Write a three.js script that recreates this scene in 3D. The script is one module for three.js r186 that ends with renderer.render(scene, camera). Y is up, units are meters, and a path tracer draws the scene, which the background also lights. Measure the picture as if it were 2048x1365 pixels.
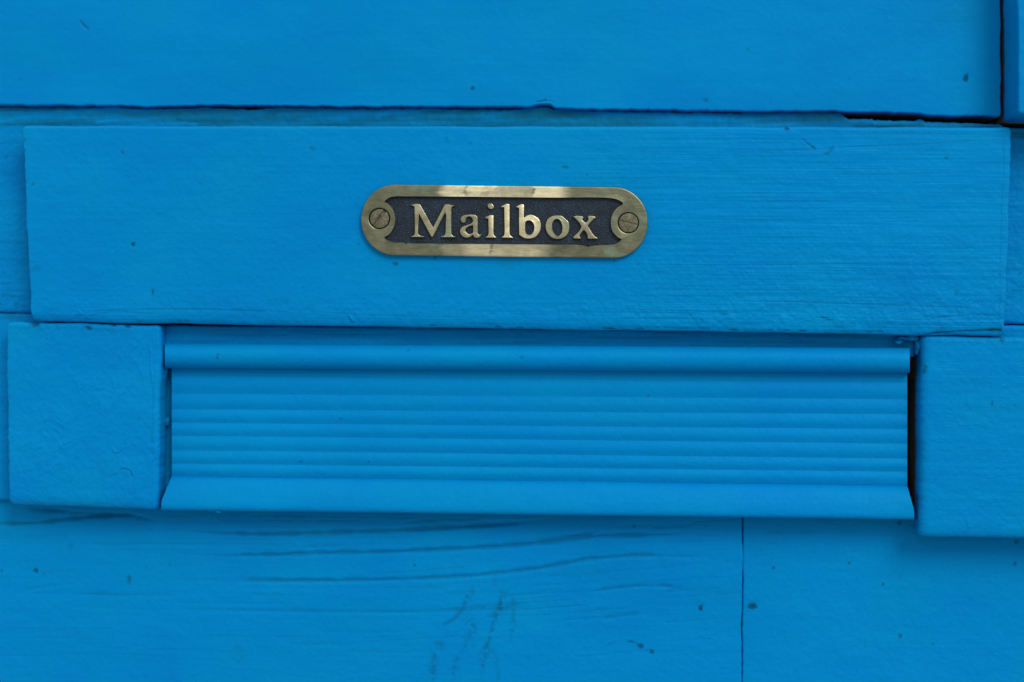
import * as THREE from 'three';
import { mergeGeometries, toCreasedNormals } from 'three/addons/utils/BufferGeometryUtils.js';

// ---------------------------------------------------------------- camera, sky, sun, exposure
const scene = new THREE.Scene();
const PXF = 3278;                                   // focal length in photograph pixels
const camera = new THREE.PerspectiveCamera(2 * Math.atan(682.5 / PXF) * 180 / Math.PI, 2048 / 1365, 0.01, 20);
camera.position.set(0.025, 0.0, 0.59);
camera.lookAt(0, 0, 0);
camera.rotateZ(0.0085);
camera.focus = 0.59; camera.userData.fStop = 3.6;
camera.updateMatrixWorld(true);

const renderer = new THREE.WebGLRenderer({ antialias: true });
renderer.toneMapping = THREE.LinearToneMapping;
renderer.toneMappingExposure = 1.21;
renderer.shadowMap.enabled = true;

const mix = (a, b, t) => a + (b - a) * t;
const sunDir = new THREE.Vector3(0.5, 0.72, 0.88).normalize();
{ // an even overcast sky over pale ground
  const W = 256, H = 128, d = new Float32Array(W * H * 4);
  for (let j = 0; j < H; j++) for (let i = 0; i < W; i++) {
    const el = ((j + 0.5) / H - 0.5) * Math.PI, s = Math.sin(el);
    const L = s > 0 ? mix(0.62, 0.9, s) : mix(0.62, 0.40, Math.min(1, -s * 6));
    const o = (j * W + i) * 4;
    d[o] = L * 0.97; d[o + 1] = L; d[o + 2] = L * 1.03; d[o + 3] = 1;
  }
  const sky = new THREE.DataTexture(d, W, H, THREE.RGBAFormat, THREE.FloatType);
  sky.mapping = THREE.EquirectangularReflectionMapping; sky.magFilter = sky.minFilter = THREE.LinearFilter; sky.needsUpdate = true;
  scene.background = sky; scene.environment = sky;
}
const sun = new THREE.DirectionalLight(new THREE.Color(1.0, 0.97, 0.92), 1.5);
sun.position.copy(sunDir).multiplyScalar(2); sun.target.position.set(0, 0, 0);
sun.castShadow = true; sun.shadow.radius = 50;
Object.assign(sun.shadow.camera, { left: -0.5, right: 0.5, top: 0.5, bottom: -0.5, near: 0.5, far: 4 });
sun.shadow.mapSize.set(2048, 2048);
scene.add(sun, sun.target);

// ---------------------------------------------------------------- helpers
const MM = 0.001;
// a point of the place: measured on the photograph (mx across, my down), at depth z in metres
const _d = new THREE.Vector3();
function at(mx, my, z) {
  _d.set((mx - 1024) / PXF, (682.5 - my) / PXF, -1).transformDirection(camera.matrixWorld);
  const p = camera.position, t = (z - p.z) / _d.z;
  return new THREE.Vector3(p.x + _d.x * t, p.y + _d.y * t, z);
}
// plan units: 0.18 mm on the wall itself, x to the right, y down
const S = 0.00018;
function plan([mx, my], z) { const p = at(mx, my, z); return [1024 + p.x / S, 682.5 - p.y / S]; }
const placed = (x, y, z) => new THREE.Vector3((x - 1024) * S, (682.5 - y) * S, z);
const clamp = (x, a = 0, b = 1) => x < a ? a : x > b ? b : x;
const sstep = (a, b, x) => { const t = clamp((x - a) / (b - a)); return t * t * (3 - 2 * t); };
function rng(seed) { let s = seed >>> 0; return () => { s = (s + 0x6D2B79F5) >>> 0; let t = s; t = Math.imul(t ^ (t >>> 15), t | 1); t ^= t + Math.imul(t ^ (t >>> 7), t | 61); return ((t ^ (t >>> 14)) >>> 0) / 4294967296; }; }
function hash(x, y, s) { let h = Math.imul(x, 374761393) ^ Math.imul(y, 668265263) ^ Math.imul(s, 2246822519); h = Math.imul(h ^ (h >>> 13), 1274126177); return ((h ^ (h >>> 16)) >>> 0) / 4294967296; }
function vn(x, y, s) { // value noise, -1..1
  const i = Math.floor(x), j = Math.floor(y), fx = x - i, fy = y - j, u = fx * fx * (3 - 2 * fx), v = fy * fy * (3 - 2 * fy);
  const a = hash(i, j, s), b = hash(i + 1, j, s), c = hash(i, j + 1, s), e = hash(i + 1, j + 1, s);
  return (a + (b - a) * u + (c - a) * v + (a - b - c + e) * u * v) * 2 - 1;
}
function fbm(x, y, s, n = 4) { let v = 0, a = 0.5, t = 0; for (let k = 0; k < n; k++) { v += a * vn(x, y, s + k * 17); t += a; x = x * 2.03 + 11.7; y = y * 2.03 - 5.3; a *= 0.5; } return v / t; }
function lerpTable(t, x) { // piecewise-linear table [[x, y], ...]
  if (x <= t[0][0]) return t[0][1];
  for (let k = 1; k < t.length; k++) if (x <= t[k][0]) return mix(t[k - 1][1], t[k][1], (x - t[k - 1][0]) / (t[k][0] - t[k - 1][0]));
  return t[t.length - 1][1];
}
function smoothLine(pts, n = 6) {
  if (pts.length < 3) return pts;
  const c = new THREE.CatmullRomCurve3(pts.map(([x, y]) => new THREE.Vector3(x, y, 0)));
  return c.getPoints((pts.length - 1) * n).map(p => [p.x, p.y]);
}
function creased(g, angle) { g.scale(1e5, 1e5, 1e5); const c = toCreasedNormals(g, angle); c.scale(1e-5, 1e-5, 1e-5); return c; }
const taken = {};
function numbered(name) { const n = taken[name] = (taken[name] ?? -1) + 1; return n ? `${name}_${String(n).padStart(3, '0')}` : name; }
function thing(name, label, category, group) {
  const o = new THREE.Group(); o.name = numbered(name); o.userData = { label, category };
  if (group) o.userData.group = group;
  scene.add(o); return o;
}
function part(name, geometry, material, parent, label) {
  const m = new THREE.Mesh(geometry, material); m.name = name; m.castShadow = m.receiveShadow = true;
  if (label) m.userData.label = label;
  parent.add(m); return m;
}

// ---------------------------------------------------------------- painted wood: a relief sheet and a colour sheet per board
const PAINT = [0.0002, 0.192, 0.475];                 // blue gloss paint, linear
const GRIME = [0.004, 0.055, 0.085], DIRT = [0.002, 0.026, 0.05], BARE = [0.16, 0.12, 0.09];
class Sheet {
  constructor(corners, z, seed, perTexel = 1) {
    // corners [x, y] TL TR BR BL as measured on the photograph, turned into plan units of the board itself
    const quad = corners.map(c => plan(c, z));
    this.q = quad; this.z = z; this.seed = seed;
    const w = quad[1][0] - quad[0][0], h = quad[3][1] - quad[0][1];
    const k = Math.max(perTexel, w / 2040, h / 2040);
    this.k = k; this.w = Math.ceil(w / k); this.h = Math.ceil(h / k);
    this.fine = new Float32Array(this.w * this.h);   // metres, in the bump
    this.deep = new Float32Array(this.w * this.h);   // metres, in the mesh
    this.col = new Float32Array(this.w * this.h * 3);
  }
  pos(u, v) { const q = this.q; return [mix(mix(q[0][0], q[1][0], u), mix(q[3][0], q[2][0], u), v), mix(mix(q[0][1], q[1][1], u), mix(q[3][1], q[2][1], u), v)]; }
  inv(x, y) { let u = 0.5, v = 0.5; const q = this.q; for (let k = 0; k < 4; k++) { const t = mix(q[0][1], q[1][1], u), b = mix(q[3][1], q[2][1], u); v = (y - t) / (b - t); const l = mix(q[0][0], q[3][0], v), r = mix(q[1][0], q[2][0], v); u = (x - l) / (r - l); } return [u, v]; }
  base(f) { // f(x, y) -> { fine, deep, tone, hue }
    for (let j = 0; j < this.h; j++) for (let i = 0; i < this.w; i++) {
      const [x, y] = this.pos((i + 0.5) / this.w, (j + 0.5) / this.h), r = f(x, y), o = j * this.w + i;
      this.fine[o] = r.fine || 0; this.deep[o] = r.deep || 0;
      const t = 1 + (r.tone || 0), hu = r.hue || 0;
      this.col[o * 3] = PAINT[0] * t; this.col[o * 3 + 1] = PAINT[1] * t * (1 + hu); this.col[o * 3 + 2] = PAINT[2] * t * (1 - hu * 0.25);
    }
    return this;
  }
  area(x0, y0, x1, y1, f) { // f(x, y, o) on the texels of a box
    const a = [this.inv(x0, y0), this.inv(x1, y0), this.inv(x0, y1), this.inv(x1, y1)];
    const us = a.map(p => p[0]), vs = a.map(p => p[1]);
    const i0 = Math.max(0, Math.floor(Math.min(...us) * this.w) - 1), i1 = Math.min(this.w - 1, Math.ceil(Math.max(...us) * this.w) + 1);
    const j0 = Math.max(0, Math.floor(Math.min(...vs) * this.h) - 1), j1 = Math.min(this.h - 1, Math.ceil(Math.max(...vs) * this.h) + 1);
    for (let j = j0; j <= j1; j++) for (let i = i0; i <= i1; i++) { const [x, y] = this.pos((i + 0.5) / this.w, (j + 0.5) / this.h); f(x, y, j * this.w + i); }
  }
  put(o, w, m) { // blend mark m with weight w into texel o
    if (m.fine) this.fine[o] += m.fine * MM * w;
    if (m.deep) this.deep[o] += m.deep * MM * w;
    if (m.color) { const a = clamp(w * (m.alpha ?? 1)); for (let c = 0; c < 3; c++) this.col[o * 3 + c] = mix(this.col[o * 3 + c], m.color[c], a); }
  }
  dot(mx, my, r, m, sx = 1, turn = 0) {
    const [x, y] = plan([mx, my], this.z);
    const R = r * Math.max(sx, 1) * 2.2, c = Math.cos(turn), s = Math.sin(turn), sd = this.seed + Math.round(x * 7 + y * 13);
    this.area(x - R, y - R, x + R, y + R, (px, py, o) => {
      const dx = ((px - x) * c + (py - y) * s) / sx, dy = -(px - x) * s + (py - y) * c;
      const d = Math.hypot(dx, dy) / r + 0.35 * vn(px / (r * 0.8) , py / (r * 0.8), sd);
      const w = m.soft ? Math.exp(-d * d * 1.5) : 0.85 * (1 - sstep(0.5, 1.4, d));
      if (w > 0.01) this.put(o, w, m);
    });
    return this;
  }
  stroke(pts, width, m) { // a tapered line with a ragged edge
    const L = smoothLine(pts.map(p => plan(p, this.z))), len = [0];
    for (let k = 1; k < L.length; k++) len[k] = len[k - 1] + Math.hypot(L[k][0] - L[k - 1][0], L[k][1] - L[k - 1][1]);
    const tot = len[len.length - 1], M = width * 3, done = new Map();
    for (let k = 1; k < L.length; k++) {
      const [ax, ay] = L[k - 1], [bx, by] = L[k], ex = bx - ax, ey = by - ay, e2 = ex * ex + ey * ey || 1;
      this.area(Math.min(ax, bx) - M, Math.min(ay, by) - M, Math.max(ax, bx) + M, Math.max(ay, by) + M, (x, y, o) => {
        const t = clamp(((x - ax) * ex + (y - ay) * ey) / e2), s = (len[k - 1] + t * Math.sqrt(e2)) / tot;
        const side = (x - ax) * ey - (y - ay) * ex;
        let d = Math.hypot(x - ax - ex * t, y - ay - ey * t) * (side < 0 && m.oneSided ? m.oneSided : 1);
        const ends = m.blunt ? 1 : sstep(0, 0.18, s) * sstep(0, 0.18, 1 - s), wob = m.even ? 1 : 0.8 + 0.45 * vn(s * tot / 22, 3.3, this.seed + 5);
        const ww = width * (0.35 + 0.65 * ends) * wob;
        let w = Math.exp(-((d / ww) ** 2)) * (0.15 + 0.85 * ends);
        if (m.broken) w *= sstep(-m.broken, 0.6 - m.broken, vn(x / 9, y / 9, this.seed + 9) * 0.6 + vn(x / 3, y / 3, this.seed + 10) * 0.5);
        if (w > 0.02 && (done.get(o) ?? 0) < w) done.set(o, w);
      });
    }
    for (const [o, w] of done) this.put(o, w, m);
    return this;
  }
  sample(arr, u, v) {
    const x = clamp(u * this.w - 0.5, 0, this.w - 1.001), y = clamp(v * this.h - 0.5, 0, this.h - 1.001), i = Math.floor(x), j = Math.floor(y), fx = x - i, fy = y - j, w = this.w, o = j * w + i;
    return mix(mix(arr[o], arr[o + 1], fx), mix(arr[o + w], arr[o + w + 1], fx), fy);
  }
  material() {
    const n = this.w * this.h, px = new Uint8Array(n * 4), bm = new Float32Array(n);
    const enc = c => Math.round(255 * (c <= 0.0031308 ? 12.92 * c : 1.055 * Math.pow(c, 1 / 2.4) - 0.055));
    const B = 0.001;
    for (let j = 0; j < this.h; j++) for (let i = 0; i < this.w; i++) {
      const s = j * this.w + i, t = (this.h - 1 - j) * this.w + i;
      for (let c = 0; c < 3; c++) px[t * 4 + c] = enc(clamp(this.col[s * 3 + c]));
      px[t * 4 + 3] = 255; bm[t] = 0.5 + this.fine[s] / B;
    }
    const map = new THREE.DataTexture(px, this.w, this.h); map.colorSpace = THREE.SRGBColorSpace;
    const bump = new THREE.DataTexture(bm, this.w, this.h, THREE.RedFormat, THREE.FloatType);
    for (const t of [map, bump]) { t.magFilter = t.minFilter = THREE.LinearFilter; t.needsUpdate = true; }
    return new THREE.MeshPhysicalMaterial({ map, bumpMap: bump, bumpScale: B, roughness: 0.46, specularIntensity: 0.3, specularColor: new THREE.Color(0.12, 0.75, 1.0) });
  }
}
// a board: relief front with rounded arrises and square sides back to zBack
function boardGeometry(sh, zFront, zBack, o = {}) {
  const q = sh.q, W = Math.hypot(q[1][0] - q[0][0], q[1][1] - q[0][1]), H = q[3][1] - q[0][1];
  const R = { l: [7, 7], r: [7, 7], t: [7, 7], b: [7, 7], ...(o.round || {}) }, step = o.step || 5;
  const axis = (n, q0, a, b, lim0, lim1) => { // distances along one side: dense at the arrises, coarse outside the frame
    const s = [];
    for (let k = 0; k <= 5; k++) s.push(a[0] * (1 - Math.cos(k / 5 * Math.PI / 2)));
    let x = a[0];
    while (true) { const p = q0 + x; const st = p < lim0 - 40 || p > lim1 + 40 ? 30 : step; x += st; if (x > n - b[0] - st * 0.5) break; s.push(x); }
    for (let k = 5; k >= 0; k--) s.push(n - b[0] * (1 - Math.cos(k / 5 * Math.PI / 2)));
    return s;
  };
  const xs = axis(W, q[0][0], R.l, R.r, 0, 2048), ys = axis(H, q[0][1], R.t, R.b, 0, 1365);
  const nx = xs.length, ny = ys.length, P = [], UV = [], I = [];
  const drop = (s, [w, d]) => s >= w ? 0 : d * (1 - Math.sqrt(Math.max(0, 1 - ((w - s) / w) ** 2)));
  const fall = s => Math.exp(-((s / 16) ** 2));
  for (let j = 0; j < ny; j++) for (let i = 0; i < nx; i++) {
    const u = xs[i] / W, v = ys[j] / H;
    let [x, y] = sh.pos(u, v);
    const sl = xs[i], sr = W - xs[i], st = ys[j], sb = H - ys[j], n = sh.seed;
    const wob = o.wobble ?? 1;
    x += fall(sl) * wob * (2 * vn(y / 45, 0.5, n + 31) + 1 * vn(y / 9, 0.5, n + 32)) + fall(sr) * wob * (2 * vn(y / 45, 7.5, n + 33) + 1 * vn(y / 9, 7.5, n + 34));
    y += fall(st) * (o.top ? o.top(x) - sh.pos(u, 0)[1] : wob * (1.2 * vn(x / 70, 0.5, n + 35) + 0.5 * vn(x / 11, 0.5, n + 36))) + fall(sb) * (o.bottom ? o.bottom(x) - sh.pos(u, 1)[1] : wob * (1.2 * vn(x / 70, 7.5, n + 37) + 0.5 * vn(x / 11, 7.5, n + 38)));
    const pull = (a, b) => 1.6 * Math.exp(-(a * a + b * b) / 50);
    x += pull(sl, st) + pull(sl, sb) - pull(sr, st) - pull(sr, sb); y += pull(sl, st) + pull(sr, st) - pull(sl, sb) - pull(sr, sb);
    const h = sh.sample(sh.deep, u, v) * Math.min(1, Math.min(sl, sr, st, sb) / 4);
    const p = placed(x, y, zFront);
    p.z += h - S * Math.min(40, drop(sl, R.l) + drop(sr, R.r) + drop(st, R.t) + drop(sb, R.b));
    P.push(p.x, p.y, p.z); UV.push(u, 1 - v);
  }
  for (let j = 0; j + 1 < ny; j++) for (let i = 0; i + 1 < nx; i++) { const a = j * nx + i, b = a + 1, c = a + nx, d = c + 1; I.push(a, c, b, b, c, d); }
  // sides
  const rim = [];
  for (let i = 0; i < nx; i++) rim.push(i);
  for (let j = 1; j < ny; j++) rim.push(j * nx + nx - 1);
  for (let i = nx - 2; i >= 0; i--) rim.push((ny - 1) * nx + i);
  for (let j = ny - 2; j >= 1; j--) rim.push(j * nx);
  const b0 = P.length / 3;
  for (const r of rim) { P.push(P[r * 3], P[r * 3 + 1], P[r * 3 + 2]); UV.push(UV[r * 2], UV[r * 2 + 1]); }
  const b1 = P.length / 3;
  const m = rim.length, deep = o.raw ? zFront - o.raw * MM : zBack;
  for (const r of rim) { P.push(P[r * 3], P[r * 3 + 1], deep); UV.push(UV[r * 2], UV[r * 2 + 1]); }
  for (let k = 0; k < m; k++) { const a = b0 + k, b = b0 + (k + 1) % m, c = b1 + k, d = b1 + (k + 1) % m; I.push(a, b, c, b, d, c); }
  const c0 = P.length / 3;
  for (const r of [0, nx - 1, (ny - 1) * nx, ny * nx - 1]) { P.push(P[r * 3], P[r * 3 + 1], zBack); UV.push(UV[r * 2], UV[r * 2 + 1]); }
  I.push(c0, c0 + 1, c0 + 2, c0 + 1, c0 + 3, c0 + 2);
  const painted = I.length;
  if (o.raw) { // bare timber deeper in the joint
    const d0 = P.length / 3;
    for (const z of [deep, zBack]) for (const r of rim) { P.push(P[r * 3], P[r * 3 + 1], z); UV.push(UV[r * 2], UV[r * 2 + 1]); }
    for (let k = 0; k < m; k++) { const a = d0 + k, b = d0 + (k + 1) % m, c = a + m, d = b + m; I.push(a, b, c, b, d, c); }
  }
  const g = new THREE.BufferGeometry();
  g.setAttribute('position', new THREE.Float32BufferAttribute(P, 3)); g.setAttribute('uv', new THREE.Float32BufferAttribute(UV, 2)); g.setIndex(I);
  if (o.raw) { g.addGroup(0, painted, 0); g.addGroup(painted, I.length - painted, 1); }
  g.computeVertexNormals();
  return g;
}
const rawWood = new THREE.MeshStandardMaterial({ color: new THREE.Color(0.17, 0.13, 0.1), roughness: 0.9 });
// shared fields of old brushed paint on wood
function paintField(seed, { brush = 0.5, brushDir = 0, peel = 0.5, wave = 1, tone = 0.03 }) {
  return (x, y) => {
    const a = brushDir ? y : x, b = brushDir ? x : y, bw = typeof brush === 'function' ? brush(x, y) : brush, pl = typeof peel === 'function' ? peel(x, y) : peel;
    const strokes = vn(a / 170, b / 2.6, seed) * 0.5 + vn(a / 260 + 9, b / 6.5, seed + 1) * 0.8 + vn(a / 60, b / 4, seed + 2) * 0.4;
    const pores = fbm(x / 7, y / 7, seed + 3, 3), lumps = fbm(x / 28, y / 22, seed + 4, 3);
    const wav = fbm(x / 330, y / 120, seed + 6, 2);
    const t = fbm(x / 240, y / 110, seed + 8, 4), t2 = fbm(a / 120, b / 9, seed + 9, 2);
    return {
      fine: MM * (0.052 * bw * strokes + pl * (0.1 * pores + 0.2 * lumps)),
      deep: MM * wave * 0.22 * wav,
      tone: tone * (t * 2.0 + 1.1 * t2 * (0.4 + bw) + 0.6 * pores), hue: 0.09 * fbm(x / 150, y / 90, seed + 12, 3),
    };
  };
}
function nibs(sh, n, x0, y0, x1, y1, seed, k = 1) { // dust nibs and small runs under the paint
  const r = rng(seed);
  for (let i = 0; i < n; i++) { const x = mix(x0, x1, r()), y = mix(y0, y1, r()), s = 1.4 + r() * r() * 3.2; sh.dot(x, y, s, { fine: (r() < 0.72 ? 0.07 : -0.08) * k * (0.5 + s / 4), soft: true }, 1 + r() * 0.8, r() * 3); }
}
function specks(sh, n, x0, y0, x1, y1, seed) { const r = rng(seed); for (let i = 0; i < n; i++) sh.dot(mix(x0, x1, r()), mix(y0, y1, r()), 1 + r() * 1.6, { color: GRIME, alpha: 0.25 + 0.45 * r(), fine: -0.03 }, 1 + r(), r() * 3); }

// ---------------------------------------------------------------- the plank wall behind
const Z_A = -10 * MM, Z_P = -13 * MM, Z_D = -16.5 * MM, Z_BACK = -42 * MM;
const wall = thing('plank_wall', 'blue painted wall of wide horizontal wooden planks behind the mail slot', 'wall');

// upper plank: a ragged lower edge above the open crack
const crackTop = [[-500, 208], [0, 211], [230, 211], [300, 213], [420, 210], [700, 213], [870, 213], [1060, 214], [1080, 210], [1100, 209], [1110, 216], [1160, 218], [1500, 223], [1660, 221], [1690, 224], [1760, 224], [1850, 229], [1905, 233], [1960, 231], [2003, 233]];
const crackLow = [[-500, 213], [0, 216], [200, 217], [226, 212.5], [240, 217], [320, 220], [410, 217], [500, 221], [560, 217], [700, 219], [860, 218], [910, 221], [1040, 221], [1062, 217], [1098, 215], [1108, 222], [1135, 219], [1150, 223], [1450, 228], [1570, 226], [1620, 224.5], [1680, 225], [1698, 233], [1745, 233], [1750, 236], [1830, 237], [1842, 233], [1852, 239], [1920, 241], [2000, 244], [2010, 250], [2048, 252], [2548, 258]];
const crackTopP = crackTop.map(p => plan(p, Z_A)), crackLowP = crackLow.map(p => plan([p[0], p[1] - (p[0] < 1685 ? 2.6 : -4)], Z_P));
{
  const q = [[-500, -500], [2002.5, -500], [2002.5, 232], [-500, 209]];
  const s = new Sheet(q, Z_A, 101);
  s.base(paintField(101, { brush: 0.22, peel: 0.35, wave: 1.6, tone: 0.035 }));
  nibs(s, 46, -100, -60, 2000, 225, 7, 0.7);
  s.dot(945, 177, 4, { color: DIRT, alpha: 0.75, fine: -0.15 }).dot(1932, 156, 5, { color: DIRT, alpha: 0.9, deep: -0.5 }, 1.5, 1.7).dot(1412, 203, 6, { color: GRIME, alpha: 0.35, fine: -0.15, soft: true }, 1.2, 0.5).dot(1496, 99, 3, { color: GRIME, alpha: 0.45 }).dot(1700, 157, 2.2, { color: GRIME, alpha: 0.4 }).dot(40, 158, 3, { color: GRIME, alpha: 0.3 });
  s.stroke([[160, 40], [165, 50], [178, 60]], 3.2, { fine: -0.32, color: GRIME, alpha: 0.3 }).stroke([[204, 0], [199, 20]], 2.5, { fine: -0.1 });
  s.stroke([[1070, 212], [1092, 203], [1098, 194]], 3.5, { color: GRIME, alpha: 0.7, fine: -0.2, broken: 0.5 }).stroke([[1096, 203], [1116, 208]], 3, { color: GRIME, alpha: 0.6, broken: 0.4 });
  s.stroke([[1540, 214], [1541, 200]], 1.5, { fine: -0.05, color: GRIME, alpha: 0.3 });
  part('plank', boardGeometry(s, Z_A, Z_BACK, { raw: 5, step: 6, round: { b: [4, 4], r: [3, 3] }, bottom: x => lerpTable(crackTopP, x) + 0.9 * vn(x / 7, 1, 5) + 0.8 * vn(x / 19, 1, 6) }), [s.material(), rawWood], wall, 'upper plank with a ragged lower edge above the dark crack');
}
{ // upright stile standing proud at the end of the upper plank
  const z = 8 * MM, q = [[2036, -500], [2560, -500], [2560, 236], [2036, 229]];
  const s = new Sheet(q, z, 141, 1.5);
  s.base(paintField(141, { brush: 0.5, brushDir: 1, peel: 0.6, tone: 0.03 }));
  part('stile', boardGeometry(s, z, Z_BACK, { raw: 21, step: 7, round: { l: [4, 5] } }), [s.material(), rawWood], wall, 'proud upright board at the end of the upper plank');
}
{ // plank behind the header board
  const q = [[-500, 214], [2560, 256], [2560, 655], [-500, 620]];
  const s = new Sheet(q, Z_P, 161, 1.5);
  s.base(paintField(161, { brush: 0.7, peel: 1.3, wave: 1, tone: 0.05 }));
  const r = rng(33);
  // grime and old filler lodged along the top of the board, under the crack
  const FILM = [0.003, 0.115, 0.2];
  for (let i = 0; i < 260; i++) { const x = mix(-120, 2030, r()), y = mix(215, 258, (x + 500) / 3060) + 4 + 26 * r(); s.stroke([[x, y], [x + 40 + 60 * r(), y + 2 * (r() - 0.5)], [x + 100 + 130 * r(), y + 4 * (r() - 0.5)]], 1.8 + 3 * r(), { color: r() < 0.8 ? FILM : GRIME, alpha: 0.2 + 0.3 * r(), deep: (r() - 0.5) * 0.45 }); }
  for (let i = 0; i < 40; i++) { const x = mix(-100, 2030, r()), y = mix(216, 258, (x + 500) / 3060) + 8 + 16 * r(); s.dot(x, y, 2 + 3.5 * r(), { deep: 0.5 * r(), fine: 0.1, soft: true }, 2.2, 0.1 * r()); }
  s.stroke([[1560, 237], [1600, 239], [1660, 240], [1705, 241]], 3.2, { deep: -4, color: DIRT, alpha: 1, even: true });
  s.stroke([[1480, 236], [1540, 237], [1600, 238]], 1.6, { deep: -1, color: DIRT, alpha: 0.8 });
  for (const [x, y, k] of [[876, 228, 5], [1940, 244, 6], [1975, 247, 4], [1700, 243, 3], [1005, 231, 2], [1028, 232, 2], [2030, 655, 4]]) s.dot(x, y, k, { color: BARE, alpha: 0.3 }, 2.2, 0.1);
  // grime spots beside the header board
  for (const [x, y, k] of [[14, 312, 6], [20, 475, 7], [12, 478, 9], [30, 570, 5], [2035, 372, 6], [2044, 455, 5], [2033, 315, 4], [2042, 545, 6], [2030, 392, 3]]) s.stroke([[x - k, y + k * 1.3], [x, y], [x + k * 0.6, y - k]], k * 0.5, { color: GRIME, alpha: 0.5, broken: 0.2, fine: -0.08 });
  for (let i = 0; i < 26; i++) { const x = r() < 0.5 ? mix(-60, 42, r()) : mix(2026, 2110, r()), y = mix(560, 622, r()); s.stroke([[x - 30, y], [x, y + 2], [x + 30, y + 1]], 2.5, { color: GRIME, alpha: 0.45, broken: 0.3 }); }
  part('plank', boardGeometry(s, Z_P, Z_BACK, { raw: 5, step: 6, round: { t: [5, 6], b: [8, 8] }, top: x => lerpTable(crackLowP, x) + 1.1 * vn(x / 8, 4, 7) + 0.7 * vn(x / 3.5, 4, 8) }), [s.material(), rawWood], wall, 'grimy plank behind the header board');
}
// plank behind the mail slot, cut out for the letter opening: two ends and the strip above the opening
for (const [q, seed, label] of [
  [[[-500, 621.4], [345, 631], [345, 1006], [-500, 994]], 181, 'plank end beside the letter opening'],
  [[[1837, 648], [2560, 656.4], [2560, 1034], [1837, 1024]], 182, 'plank end beyond the letter opening'],
  [[[328, 650], [1832, 664], [1832, 716], [328, 706]], 183, 'strip of plank above the letter opening']]) {
  const s = new Sheet(q, seed === 183 ? -8.7 * MM : Z_P, seed, 1.5);   // the strip stands forward, under the header board
  s.base(paintField(seed, { brush: 0.9, peel: 1.2, tone: 0.05 }));
  if (seed === 183) { const r = rng(44); for (let i = 0; i < 70; i++) { const x = mix(300, 1840, r()), y = 648 + 50 * r() + x * 0.008; s.stroke([[x, y], [x + 70, y + 2], [x + 150 + 100 * r(), y + 4 * (r() - 0.3)]], 1.8 + 1.5 * r(), { deep: (r() - 0.5) * 0.7, color: GRIME, alpha: 0.3 * r() }); } }
  if (seed === 181) s.dot(20, 634, 8, { color: GRIME, alpha: 0.4 }, 2.5, 0);
  part('plank', boardGeometry(s, s.z - 0.4 * MM, Z_BACK, { raw: seed === 183 ? 20 : 5, step: 7 }), [s.material(), rawWood], wall, label);
}
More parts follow.
